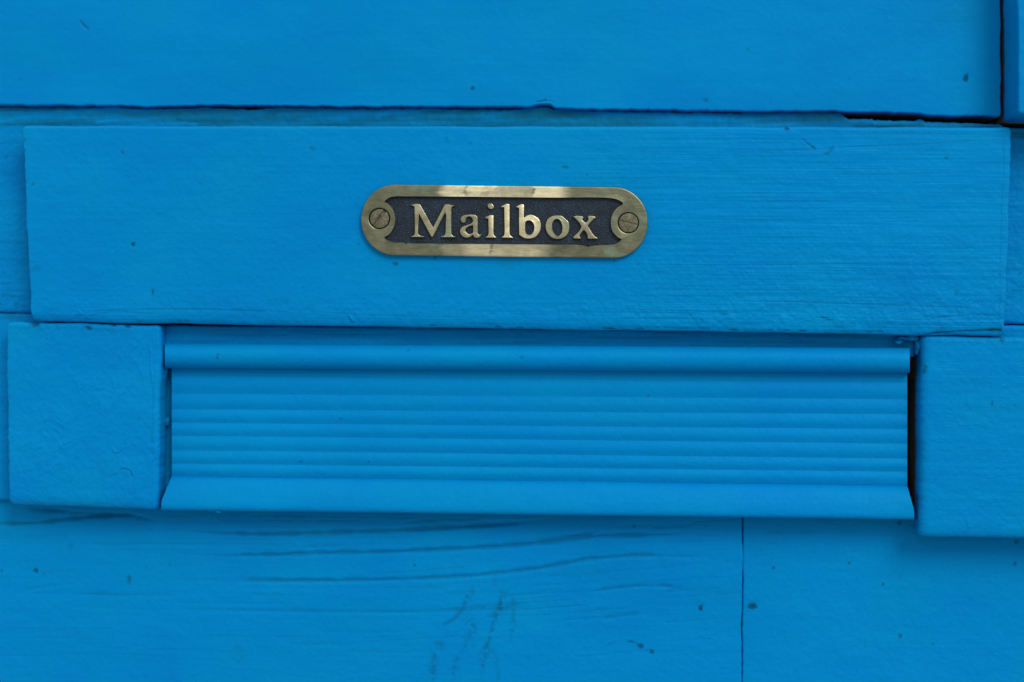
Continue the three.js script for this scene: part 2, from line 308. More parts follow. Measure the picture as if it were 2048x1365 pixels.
{ // lower plank with open grain, ending at the upright joint
  const q = [[-500, 990], [1485.3, 1014], [1481, 1880], [-500, 1880]];
  const s = new Sheet(q, Z_D, 201);
  const f = paintField(201, { brush: 0.35, peel: 0.7, wave: 1.6, tone: 0.035 });
  s.base((x, y) => { // growth rings standing out under the paint
    const r = f(x, y), bend = 26 * Math.sin((x - 600) / 420) * sstep(1365, 1010, y) + 0.02 * x, ph = (y + bend + 14 * fbm(x / 260, y / 70, 61, 2));
    r.deep += MM * 0.05 * vn(3.1, ph / 13, 71) * sstep(1400, 1040, y);
    r.fine += MM * 0.014 * vn(x / 210, ph / 4.5, 72);
    return r;
  });
  nibs(s, 80, -60, 1040, 1480, 1400, 17, 0.8);
  const crack = (pts, w, deep, a = 0.35) => s.stroke(pts, w * 1.35, { deep: -deep * 1.5, color: GRIME, alpha: a * 0.8, oneSided: 1.7 });
  crack([[-40, 1050], [60, 1048], [140, 1038], [215, 1032], [260, 1032], [320, 1048]], 4.5, 0.7, 0.5);
  crack([[40, 1018], [110, 1022], [190, 1030], [250, 1031]], 4, 0.5);
  crack([[335, 1058], [420, 1066], [520, 1070], [640, 1066], [760, 1063], [900, 1056], [1060, 1045], [1110, 1040]], 4.2, 0.75, 0.5);
  crack([[345, 1106], [420, 1111], [520, 1112], [640, 1108], [760, 1106], [900, 1100], [1030, 1092], [1110, 1083], [1180, 1074], [1300, 1071], [1400, 1069], [1450, 1075]], 3.8, 0.75, 0.5);
  crack([[360, 1160], [470, 1163], [600, 1163], [760, 1161], [900, 1156], [1000, 1148], [1100, 1135], [1180, 1120], [1290, 1113], [1400, 1116], [1470, 1124]], 3.4, 0.6, 0.42);
  crack([[400, 1222], [520, 1223], [700, 1225], [860, 1224], [1000, 1219], [1090, 1210]], 2.8, 0.28, 0.2);
  crack([[1180, 1184], [1240, 1177], [1300, 1172], [1350, 1176], [1375, 1184]], 3.2, 0.45, 0.4);
  crack([[1200, 1240], [1240, 1234], [1285, 1228]], 2.8, 0.25, 0.22); crack([[1010, 1192], [1060, 1190], [1095, 1186]], 2.2, 0.2, 0.2);
  crack([[40, 1182], [110, 1172], [160, 1168]], 2.2, 0.2, 0.15); crack([[1110, 1076], [1150, 1072], [1200, 1064]], 2, 0.4);
  crack([[600, 1095], [680, 1092], [760, 1090]], 2.4, 0.3, 0.2); crack([[800, 1047], [900, 1040], [980, 1038]], 2.4, 0.3, 0.3);
  crack([[1290, 1058], [1360, 1052], [1440, 1050]], 2.2, 0.3, 0.25); crack([[560, 1288], [640, 1291], [740, 1289]], 2, 0.15, 0.12);
  { // finer grain between the open lines, following them
    const r = rng(211);
    for (let i = 0; i < 110; i++) { const x = mix(-60, 1380, r()), y = mix(1030, 1330, Math.pow(r(), 1.6)), l = 80 + 220 * r(), k = x > 700 ? -0.07 : 0.012; s.stroke([[x, y], [x + l * 0.5, y + l * 0.5 * k + 3 * (r() - 0.5)], [x + l, y + l * k + 4 * (r() - 0.5)]], 1.2 + 1.6 * r(), { deep: -0.14 * r(), fine: -0.05, color: GRIME, alpha: 0.16 * r() }); }
  }
  // scuffed dirt streaks
  const sc = (pts, w, a, b = 0.15) => s.stroke(pts, w * 1.5, { color: [0.003, 0.085, 0.18], alpha: a * 0.95, broken: b + 0.32, fine: -0.09 });
  sc([[948, 1168], [935, 1195], [912, 1235], [880, 1255], [868, 1268]], 5, 0.55); sc([[885, 1275], [870, 1310], [866, 1345], [860, 1380]], 7, 0.5);
  sc([[945, 1215], [940, 1240], [946, 1262], [930, 1300], [912, 1325], [906, 1380]], 8, 0.5); sc([[1007, 1166], [1005, 1195], [992, 1235], [984, 1262], [968, 1310], [962, 1360]], 7, 0.6, 0.1);
  sc([[1025, 1185], [1026, 1240], [1020, 1290]], 4, 0.4); sc([[1004, 1200], [1008, 1225]], 8, 0.4); sc([[990, 1150], [985, 1175]], 5, 0.3); sc([[975, 1290], [995, 1340], [990, 1390]], 6, 0.25); sc([[470, 1290], [478, 1330]], 9, 0.2);
  s.stroke([[1212, 1305], [1216, 1292], [1255, 1283], [1290, 1297], [1310, 1315], [1322, 1340]], 2.6, { color: DIRT, alpha: 0.6, broken: 0.05, fine: -0.1 }).dot(1281, 1292, 4.5, { color: DIRT, alpha: 0.8 }, 1.6, 0.7).dot(1304, 1304, 4, { color: DIRT, alpha: 0.7 }, 1.4, 0.9);
  s.dot(1402, 1217, 4.6, { color: DIRT, alpha: 0.95, deep: -0.5 }, 1.6, 1.8).dot(71, 1142, 4.5, { color: DIRT, alpha: 0.85, deep: -0.3 }).dot(258, 1160, 5, { color: GRIME, alpha: 0.6, fine: -0.2 }, 1.6, 1.7).dot(143, 1090, 8, { color: GRIME, alpha: 0.2, soft: true, fine: 0.25 }).dot(339, 1131, 3, { color: GRIME, alpha: 0.4 }).dot(829, 1131, 3, { color: DIRT, alpha: 0.6 }).dot(1268, 1053, 3.5, { color: DIRT, alpha: 0.6, deep: -0.3 });
  specks(s, 8, 0, 1040, 1480, 1370, 19);
  part('plank', boardGeometry(s, Z_D, Z_BACK, { raw: 5, step: 4, round: { r: [4, 3], t: [6, 6] } }), [s.material(), rawWood], wall, 'lower plank with open wood grain and scuffed dirt streaks');
}
{ // lower plank beyond the joint
  const q = [[1486.6, 1014], [2560, 1028], [2560, 1880], [1482.4, 1880]];
  const s = new Sheet(q, Z_D, 221);
  s.base(paintField(221, { brush: 0.3, peel: 0.8, wave: 1.4, tone: 0.035 }));
  nibs(s, 60, 1490, 1050, 2100, 1400, 23, 0.9);
  s.dot(1505, 1214, 6, { color: DIRT, alpha: 0.85, deep: -0.6 }, 1.6, 0.1).dot(1505, 1214, 10, { color: GRIME, alpha: 0.35, soft: true });
  for (const [x, y, k] of [[1699, 1128, 3], [2034, 1085, 4.5], [2031, 1128, 4], [1767, 1170, 2.5], [1802, 1273, 4], [1800, 1046, 4.5], [1548, 1137, 3]]) s.dot(x, y, k, { color: GRIME, alpha: 0.7, fine: -0.1 }, 1.3, 2);
  for (const [x0, y0, x1, y1] of [[1495, 1084, 1590, 1086], [1500, 1120, 1560, 1118], [1530, 1066, 1640, 1064], [1810, 1130, 1800, 1160], [1735, 1265, 1730, 1310]]) s.stroke([[x0, y0], [(x0 + x1) / 2, (y0 + y1) / 2 + 2], [x1, y1]], 3, { deep: -0.12, color: GRIME, alpha: 0.2, broken: 0.3 });
  specks(s, 4, 1500, 1060, 2100, 1370, 29);
  part('plank', boardGeometry(s, Z_D - 0.6 * MM, Z_BACK, { raw: 5, step: 5, round: { l: [5, 5], t: [6, 6] } }), [s.material(), rawWood], wall, 'smooth lower plank beyond the upright joint');
}
{ // bare board that carries the planks, seen only through the cracks
  const m = new THREE.MeshStandardMaterial({ color: new THREE.Color(0.17, 0.13, 0.1), roughness: 0.95 });
  const a = at(-520, -520, Z_BACK - 30 * MM), b = at(2580, 1900, Z_BACK - 30 * MM);
  const g = new THREE.BoxGeometry(b.x - a.x, a.y - b.y, 8 * MM); g.translate((a.x + b.x) / 2, (a.y + b.y) / 2, Z_BACK - 6 * MM);
  part('backing_board', g, m, wall, 'bare timber board behind the planks');
}

// ---------------------------------------------------------------- the surround: header board and two side blocks
const surround = thing('slot_surround', 'raised blue timber header board and side blocks framing the mail slot', 'surround');
{
  const q = [[43, 251], [2025, 254], [2012, 673], [61, 643]];
  const s = new Sheet(q, 0, 301);
  const right = (x) => sstep(900, 1500, x);
  s.base(paintField(301, { brush: (x, y) => 0.4 + 1.1 * right(x) + 0.8 * sstep(590, 640, y), peel: (x, y) => 0.65 + 0.6 * right(x) * sstep(420, 600, y) + 0.5 * sstep(560, 640, y), wave: 1.1, tone: 0.03 }));
  nibs(s, 120, 60, 262, 2000, 640, 301, 0.9); nibs(s, 120, 1350, 470, 2000, 650, 302, 0.8); nibs(s, 50, 60, 590, 900, 645, 303, 1);
  const line = (pts, w, d, a = 0.12) => s.stroke(pts, w, { fine: -d, color: GRIME, alpha: a });
  line([[1480, 304], [1600, 300], [1750, 292], [1880, 287], [1990, 279]], 2.4, 0.07, 0.18); line([[1640, 350], [1800, 349], [1980, 344]], 1.8, 0.05); line([[1400, 390], [1560, 386], [1700, 388]], 1.6, 0.05); line([[1380, 440], [1600, 441], [1900, 436]], 1.6, 0.05); line([[1300, 530], [1500, 531], [1800, 526]], 1.6, 0.06);
  line([[1240, 374], [1290, 358], [1400, 352]], 1.6, 0.05); line([[1270, 392], [1340, 391]], 1.6, 0.05); line([[1500, 602], [1640, 606], [1800, 612], [1990, 618]], 2.6, 0.1, 0.2); line([[1180, 618], [1350, 622], [1520, 628]], 2, 0.08, 0.15);
  line([[130, 624], [240, 621], [380, 619], [600, 626]], 3, 0.12, 0.2); line([[160, 636], [220, 625], [330, 630]], 2.4, 0.08, 0.15); line([[600, 622], [760, 632], [950, 636]], 2.2, 0.08, 0.12); line([[700, 302], [860, 306], [1000, 304]], 1.6, 0.03, 0.06);
  // knocks, scratches and pits
  s.stroke([[1603, 276], [1615, 287], [1629, 297]], 2, { fine: -0.12, color: DIRT, alpha: 0.5 }).dot(1627, 296, 3, { color: DIRT, alpha: 0.6, fine: -0.2 }, 1.6, 0.7);
  s.stroke([[1645, 306], [1655, 309], [1668, 290]], 4, { color: GRIME, alpha: 0.4, broken: 0.0, fine: -0.12 }).stroke([[1700, 320], [1699, 345]], 2, { color: GRIME, alpha: 0.25, broken: 0.2, fine: -0.06 });
  s.dot(266, 489, 4, { color: DIRT, alpha: 0.95, deep: -0.5 }).dot(1574, 252.5 + 5, 3.2, { color: DIRT, alpha: 0.85 }, 1.7, 0.2).dot(717, 489, 1.8, { color: DIRT, alpha: 0.5 }).dot(790, 528, 3.4, { color: DIRT, alpha: 0.7, fine: -0.1 }, 2, 0.1).dot(870, 516, 2.6, { color: GRIME, alpha: 0.7 }, 1.8, 2.4).dot(1131, 334, 3, { color: GRIME, alpha: 0.7 }, 2.4, 0.2).dot(400, 367, 2, { color: GRIME, alpha: 0.6 }).dot(1175, 351, 2, { color: DIRT, alpha: 0.5 }).dot(1893, 316, 3, { color: GRIME, alpha: 0.5 }, 1.6, 0).dot(625, 297, 4, { color: GRIME, alpha: 0.4 }, 1.8, 0.3).dot(305, 585, 2.4, { color: GRIME, alpha: 0.8, fine: -0.15 }, 2.6, 1.6).dot(1914, 584, 4, { color: GRIME, alpha: 0.35, fine: -0.1 }, 1.8, 2).dot(960, 582, 2, { color: GRIME, alpha: 0.5 });
  s.dot(895, 281, 5, { color: GRIME, alpha: 0.2 }, 1.5, 1).dot(940, 286, 2, { color: DIRT, alpha: 0.5 }).dot(50, 365, 4, { color: GRIME, alpha: 0.5, fine: -0.2 }).dot(49, 280, 4, { color: GRIME, alpha: 0.35 }).dot(48, 300, 3, { color: GRIME, alpha: 0.4 }).dot(72, 536, 5, { color: GRIME, alpha: 0.25 }, 3, -0.2);
  for (const [x, y] of [[700, 634], [705, 640], [160, 626], [172, 632]]) s.dot(x, y, 4.5, { fine: 0.3, soft: true }, 1.8, 0.9);
  // chips along the lower arris
  for (const [x, y, k] of [[865, 651, 3], [995, 654, 3], [1040, 655, 3], [1215, 657, 4], [1225, 658, 3], [1280, 658, 3.4], [1450, 629, 3], [1470, 660, 3.6], [1540, 661, 3], [1575, 661, 3], [1605, 662, 3], [1660, 640, 3], [1650, 636, 3.4], [1740, 664, 3], [1760, 663, 3], [520, 652, 3]]) s.dot(x, y, k * 0.5, { color: DIRT, alpha: 0.6, fine: -0.12 }, 5, 0.015);
  s.stroke([[1850, 668], [1900, 664], [1935, 662], [1975, 660], [2008, 661]], 2.6, { deep: -0.9, color: DIRT, alpha: 0.85 }).stroke([[1975, 661], [1990, 659], [2009, 662]], 3.2, { deep: -1, color: DIRT, alpha: 0.95 });
  s.stroke([[1850, 640], [1900, 634], [1960, 630], [2005, 634]], 3, { fine: -0.15, color: GRIME, alpha: 0.2 });
  // a paint ridge down the right arris
  s.stroke([[2010, 270], [2008, 360], [2004, 470], [2002, 560], [2001, 640]], 2.2, { fine: 0.1, color: GRIME, alpha: 0.12, blunt: true });
  s.dot(1014, 524, 14, { color: GRIME, alpha: 0.14, soft: true }, 2, 0);
  specks(s, 16, 60, 262, 2000, 640, 39);
  part('header_board', boardGeometry(s, 0, -12.5 * MM, { step: 4, round: { t: [7, 8], b: [24, 11], l: [5, 7], r: [7, 9] } }), s.material(), surround, 'wide header board carrying the brass plate');
}
{
  const q = [[11, 643.5], [323, 650], [313, 1021], [16, 1011]];
  const s = new Sheet(q, -2 * MM, 321);
  const f = paintField(321, { brush: 0.2, peel: 0.8, wave: 0.8, tone: 0.03 });
  s.base((x, y) => { const r = f(x, y), d = (x + y * 0.75); const wx = x + 9 * vn(x / 40, y / 40, 94), wy = y + 9 * vn(x / 40, y / 40, 95), ra = 1 - Math.abs(fbm((wx + wy * 0.8) / 34, (wx * 0.6 - wy) / 60, 91, 3)), rb = 1 - Math.abs(fbm((wx - wy * 0.3) / 12, wy / 16, 92, 2)); r.fine += MM * (0.34 * ra * ra + 0.2 * rb) * (0.35 + 0.65 * sstep(-0.3, 0.4, fbm(x / 80, y / 80, 93, 2))); return r; });
  nibs(s, 40, 20, 660, 310, 1010, 321, 1);
  s.stroke([[240, 938], [258, 942], [266, 958]], 2.4, { fine: -0.25, color: GRIME, alpha: 0.25 }).stroke([[222, 894], [232, 905], [250, 892]], 3, { fine: 0.25 }).stroke([[208, 990], [212, 940], [222, 905]], 4, { fine: 0.15 });
  s.stroke([[299, 690], [302, 740], [308, 800], [305, 880]], 3, { fine: 0.22, blunt: true }).stroke([[306, 760], [310, 800], [307, 830]], 2, { fine: -0.2 });
  s.stroke([[20, 652], [70, 653], [160, 655], [300, 661]], 4, { deep: 0.25, color: GRIME, alpha: 0.16, broken: 0.4 });
  for (const [x, y, k] of [[68, 648, 6], [176, 656, 4.5], [225, 648, 4], [255, 652, 4]]) s.dot(x, y, k, { color: DIRT, alpha: 0.8, deep: -0.5 }, 1.7, 0.2);
  part('side_block', boardGeometry(s, -2 * MM, -12.5 * MM, { step: 3, wobble: 1.3, round: { r: [9, 9], b: [22, 13], l: [7, 7], t: [9, 7] } }), s.material(), surround, 'smaller side block, pitted paint');
}
{
  const q = [[1846, 671], [2420, 679], [2420, 1084], [1840, 1075]];
  const s = new Sheet(q, -2 * MM, 341);
  s.base(paintField(341, { brush: 0.7, peel: 0.9, wave: 0.9, tone: 0.03 }));
  nibs(s, 60, 1855, 690, 2100, 1060, 341, 0.9);
  s.dot(1985, 808, 2.4, { color: GRIME, alpha: 0.7, fine: -0.12 }, 2, 1.5);
  s.stroke([[1880, 856], [1905, 853], [1945, 850]], 1.6, { fine: 0.1 }).stroke([[1860, 878], [1880, 884], [1888, 882]], 1.6, { fine: 0.1 }).stroke([[1960, 960], [2000, 956], [2048, 948]], 2, { fine: -0.08 }).stroke([[1955, 1000], [2010, 996]], 2, { fine: 0.06 }).stroke([[1940, 1060], [1936, 1040], [1942, 1050]], 5, { fine: 0.2 });
  s.stroke([[1855, 682], [1900, 684], [1980, 683], [2060, 684]], 4, { deep: 0.3, broken: 0.4, color: GRIME, alpha: 0.12 });
  for (const [x, y, k] of [[1853, 735, 4], [1850, 742, 3], [2005, 677, 5]]) s.dot(x, y, k, { color: GRIME, alpha: 0.5, fine: 0.2 }, 1.5, 1.5);
  part('side_block', boardGeometry(s, -2 * MM, -12.5 * MM, { step: 4, round: { l: [16, 15], b: [18, 13], t: [10, 8] } }), s.material(), surround, 'larger side block, smooth paint');
}

// ---------------------------------------------------------------- the mail slot: hinge bead, ribbed flap, flared lip
const XL = 343, XR = 1815;
const slotSheet = new Sheet([[300, 640], [1850, 640], [1850, 1060], [300, 1060]], -8 * MM, 401);
{
  slotSheet.base(paintField(401, { brush: 0.25, peel: 0.55, wave: 0, tone: 0.022 }));
  const r = rng(401);
  for (let i = 0; i < 60; i++) slotSheet.dot(mix(330, 1820, r()), mix(690, 1030, r()), 1.6 + 2 * r(), { fine: 0.09, soft: true });
  for (const [x, y] of [[787, 722], [1012, 706], [922, 752], [560, 938], [1260, 806], [407, 708], [697, 940], [640, 860]]) slotSheet.dot(x, y, 3, { fine: 0.2, color: GRIME, alpha: 0.3 }, 1.3, 1);
  slotSheet.stroke([[405, 700], [406, 712]], 2.2, { fine: -0.3, color: GRIME, alpha: 0.4 });
}
const slotPaint = slotSheet.material();
// a section swept across: points { l: y at the left end, r: y at the right end, z (mm), xl, xr }
function sweep(pts, { n = 48, seed = 1, closed = true, sag = 0.35, v0 = 0 } = {}) {
  const P = [], UV = [], I = [], m = pts.length;
  const ends = pts.map(p => [at(p.xl ?? XL, p.l, p.z * MM), at(p.xr ?? XR, p.r, p.z * MM)]), run = [0];
  for (let k = 1; k < m; k++) run[k] = run[k - 1] + ends[k][0].distanceTo(ends[k - 1][0]);
  for (let i = 0; i <= n; i++) {
    const t = i / n, dy = sag * S * vn(t * 6, 2.5, seed), dz = 0.06 * MM * vn(t * 11, 5.5, seed + 3);
    ends.forEach(([a, b], k) => {
      const w = a.clone().lerp(b, t);
      P.push(w.x, w.y + dy, w.z + dz); UV.push(w.distanceTo(a) / 0.281, 1 - (v0 + run[k]) / 0.0765);   // metres along and around the section
    });
  }
  for (let i = 0; i < n; i++) for (let k = 0; k + 1 < m + (closed ? 1 : 0); k++) { const a = i * m + k, b = i * m + (k + 1) % m, c = a + m, d = b + m; I.push(a, b, c, b, d, c); }
  if (closed) { // flat ends
    const tri = THREE.ShapeUtils.triangulateShape(pts.map(p => new THREE.Vector2(p.z, -p.l * 0.18)), []);
    for (const [a, b, c] of tri) { I.push(a, b, c); I.push(n * m + a, n * m + c, n * m + b); }
  }
  const g = new THREE.BufferGeometry();
  g.setAttribute('position', new THREE.Float32BufferAttribute(P, 3)); g.setAttribute('uv', new THREE.Float32BufferAttribute(UV, 2)); g.setIndex(I);
  return creased(g, 0.75);
}
const slot = thing('mail_slot', 'blue painted mail slot with ribbed flap and flared lip between two side blocks', 'mail slot');
{
  const bead = [];
  for (let k = 0; k <= 16; k++) { const a = -0.12 * Math.PI + (k / 16) * 1.2 * Math.PI, c = Math.cos(a), s = Math.sin(a); bead.push({ l: 712 - 25 * c, r: 721 - 25.5 * c, z: -7.4 + 5.0 * s, xl: 329, xr: 1820 }); }
  part('hinge_bead', sweep(bead.reverse(), { seed: 11, v0: 0.003 }), slotPaint, slot);
  const flap = part('flap', sweep([{ l: 716, r: 726, z: -9.0 }, { l: 716, r: 726, z: -11 }, { l: 985, r: 1003, z: -11 }, { l: 985, r: 1003, z: -9.0 }], { seed: 12 }), slotPaint, slot);
  const L = [752, 788, 819, 846, 872, 901, 928, 952], R = [766, 799, 829, 859, 888, 918, 944, 971];
  for (let k = 0; k + 1 < L.length; k++) {
    const pts = [], hgt = 0.52;
    for (let i = 0; i <= 14; i++) { const t = i / 14; pts.push({ l: mix(L[k], L[k + 1], t), r: mix(R[k], R[k + 1], t), z: -8.9 + hgt * Math.pow(0.5 - 0.5 * Math.cos(2 * Math.PI * t), 0.58) }); }
    pts.push({ l: L[k + 1], r: R[k + 1], z: -9.3 }, { l: L[k], r: R[k], z: -9.3 });
    part('rib', sweep(pts.reverse(), { seed: 20, v0: 0.023 + k * 0.005 }), slotPaint, flap);
  }
  const cove = [[949, -9.4], [953.5, -9.2], [955, -8.4], [958, -7.5], [963, -6.7], [970, -6.0], [979, -5.35], [989, -4.8], [999, -4.4], [1008, -4.15], [1014, -4.15], [1018, -4.45], [1020.5, -5.0], [1021.6, -5.8], [1021.6, -11.5], [949, -11.5]];
  const lip = cove.map(([y, z]) => { const t = clamp((y - 953) / 50); return { l: y, r: 972 + (y - 953) * (1040 - 972) / 68.6, z, xl: mix(XL, 322, t), xr: mix(XR, 1829, t) }; });
  part('lip', sweep(lip.reverse(), { seed: 13, sag: 0.5, v0: 0.038 }), slotPaint, slot);
}

// paint that has run and set in the corners
function lump(x, y, z, rx, ry, rz, seed, parent) {
  const g = new THREE.IcosahedronGeometry(1, 4), p = g.attributes.position;
  for (let k = 0; k < p.count; k++) { const a = p.getX(k), b = p.getY(k), c = p.getZ(k), f = 1 + 0.35 * vn(a * 1.7 + 5, b * 1.7 + c * 1.3, seed); p.setXYZ(k, a * rx * f * S, b * ry * f * S, c * rz * f * S); }
  g.computeVertexNormals(); const o = at(x, y, z * MM); g.translate(o.x, o.y, o.z);
  part('paint_lump', g, slotPaint, parent);
}
for (const [x, y, z, rx, ry, rz] of [[1798, 684, -6.5, 9, 6, 8], [1812, 677, -6, 16, 5, 8], [1836, 690, -7, 6, 20, 10], [1826, 676, -5, 10, 6, 8], [331, 742, -9, 5, 12, 8], [333, 842, -11, 6, 9, 6], [326, 690, -7, 5, 16, 8]]) lump(x, y, z, rx, ry, rz, x, surround);
for (const [x, y, rx, ry] of [[437, 1024, 6, 4]]) lump(x, y, -5.8, rx, ry, 5, x, slot);

// ---------------------------------------------------------------- the brass name plate
const plate = thing('name_plate', 'small oblong brass plate reading Mailbox screwed to the blue header board', 'name plate');
const O = at(1008, 442, 0); plate.position.copy(O);
const lp = (x, y) => { const p = at(x, y, 1.5 * MM); return new THREE.Vector2(p.x - O.x, p.y - O.y); };
const poly = (pts) => new THREE.Shape(pts.map(([x, y]) => lp(x, y)));
function curveThrough(pts, n = 8) { return smoothLine(pts, n); }
function stadium(x0, x1, yc0, yc1, h, inset = 0) { // ends slightly flatter than half circles
  const out = [], r = h / 2 - inset, a = x0 + inset, b = x1 - inset, N = 40;
  for (let k = 0; k <= N; k++) { const t = -Math.PI / 2 + Math.PI * k / N; out.push([b - r * 0.96 + r * 0.96 * Math.cos(t), yc1 + r * Math.sin(t)]); }
  for (let k = 0; k <= N; k++) { const t = Math.PI / 2 + Math.PI * k / N; out.push([a + r * 0.96 + r * 0.96 * Math.cos(t), yc0 + r * Math.sin(t)]); }
  return out;
}
// brass: worn metal with dull tarnished patches of their own outline
const brassTex = (() => {
  const W = 1240, H = 340, px = new Uint8Array(W * H * 4), ro = new Uint8Array(W * H * 4), bm = new Float32Array(W * H);
  const enc = c => Math.round(255 * (c <= 0.0031308 ? 12.92 * c : 1.055 * Math.pow(clamp(c), 1 / 2.4) - 0.055));
  const bright = [[886, 932, 381, 26, 8, 0.85], [930, 992, 376, 8, 14, 1], [930, 1000, 388, 14, 10, 0.75], [990, 1068, 384, 12, 7, 0.5], [1068, 1128, 383, 5, 42, 0.95], [930, 984, 503, 44, 6, 0.75], [984, 1092, 503, 8, 50, 0.62], [888, 925, 507, 20, 20, 0.25]];
  for (let j = 0; j < H; j++) for (let i = 0; i < W; i++) {
    const x = 698 + i / 2, y = 357 + j / 2, o = ((H - 1 - j) * W + i);
    const n = fbm(x / 34, y / 20, 501, 4), n2 = fbm(x / 7, y / 7, 502, 3), g = fbm(x / 60, y / 40, 503, 3);
    // polished wear in the middle of the rim and on the tall letters
    let worn = 0;
    for (const [a, b, c, e0, e1, lv] of bright) { const e = 5 * vn(y / 7, a, 504) + 2.5 * vn(y / 2.5 + x / 9, b, 505); worn = Math.max(worn, lv * sstep(a - e0 / 2 + e, a + e0 / 2 + e, x) * (1 - sstep(b - e1 / 2 + e, b + e1 / 2 + e, x)) * (Math.abs(y - c) < (e0 === 8 && e1 === 14 ? 6 : 16) ? 1 : 0)); }
    worn = Math.max(worn, (1 - sstep(30, 75, Math.abs(x - 1035 + 14 * n))) * (y > 396 && y < 486 ? 0.9 : 0));
    if (y > 398 && y < 484 && x > 812 && x < 1212) worn = Math.max(worn, 0.3 + 0.16 * n);   // letters handled and polished more than the rim
    const patch = sstep(0.05, 0.2, fbm(x / 22, y / 15, 506, 3)) * (x > 960 && x < 1068 && y < 392 ? 1 : 0) + (sstep(-0.05, 0.12, fbm(x / 30, y / 11, 507, 3)) * 0.5);
    const green = sstep(0.1, 0.4, g) * (1 - worn);
    const base = [0.165, 0.172, 0.108], shine = [0.88, 0.77, 0.48], dull = [0.25, 0.215, 0.14], verd = [0.21, 0.31, 0.22];
    const k = 1 + 0.12 * n + 0.08 * n2;
    for (let c = 0; c < 3; c++) { let v = mix(base[c], shine[c], worn); v = mix(v, dull[c], 0.5 * clamp(patch)); v = mix(v, verd[c], 0.5 * green); px[o * 4 + c] = enc(v * k); }
    px[o * 4 + 3] = 255;
    const rr = clamp(0.32 + 0.08 * n + 0.1 * clamp(patch) - 0.06 * worn + 0.05 * n2); ro[o * 4] = ro[o * 4 + 1] = ro[o * 4 + 2] = Math.round(255 * rr); ro[o * 4 + 3] = 255;
    bm[o] = 0.5 + 0.5 * (0.35 * n2 + 0.5 * fbm(x / 14, y / 3, 508, 2) + 0.9 * fbm(x / 40, y / 30, 509, 2));
  }
  const map = new THREE.DataTexture(px, W, H); map.colorSpace = THREE.SRGBColorSpace;
  const rough = new THREE.DataTexture(ro, W, H), bump = new THREE.DataTexture(bm, W, H, THREE.RedFormat, THREE.FloatType);
  for (const t of [map, rough, bump]) { t.magFilter = t.minFilter = THREE.LinearFilter; t.needsUpdate = true; }
  return { map, rough, bump };
})();
const brass = new THREE.MeshStandardMaterial({ map: brassTex.map, metalness: 1, roughness: 1, roughnessMap: brassTex.rough, bumpMap: brassTex.bump, bumpScale: 0.00006 });
const P00 = lp(698, 357), P11 = lp(1318, 527);
function plateUV(g) { const p = g.attributes.position, uv = new Float32Array(p.count * 2); for (let k = 0; k < p.count; k++) { uv[k * 2] = (p.getX(k) - P00.x) / (P11.x - P00.x); uv[k * 2 + 1] = 1 - (p.getY(k) - P00.y) / (P11.y - P00.y); } g.setAttribute('uv', new THREE.BufferAttribute(uv, 2)); return g; }
function raised(shape, z0, z1, bevel, bevelH, seg = 4) {
  const g = new THREE.ExtrudeGeometry(shape, { depth: (z1 - z0) * MM - bevelH * MM, bevelEnabled: true, bevelSize: bevel * MM, bevelOffset: -bevel * MM, bevelThickness: bevelH * MM, bevelSegments: seg, curveSegments: 24 });
  g.translate(0, 0, z0 * MM);
  return plateUV(creased(g, 0.6));
}
const outline = stadium(722, 1296, 440.5, 445.5, 142);
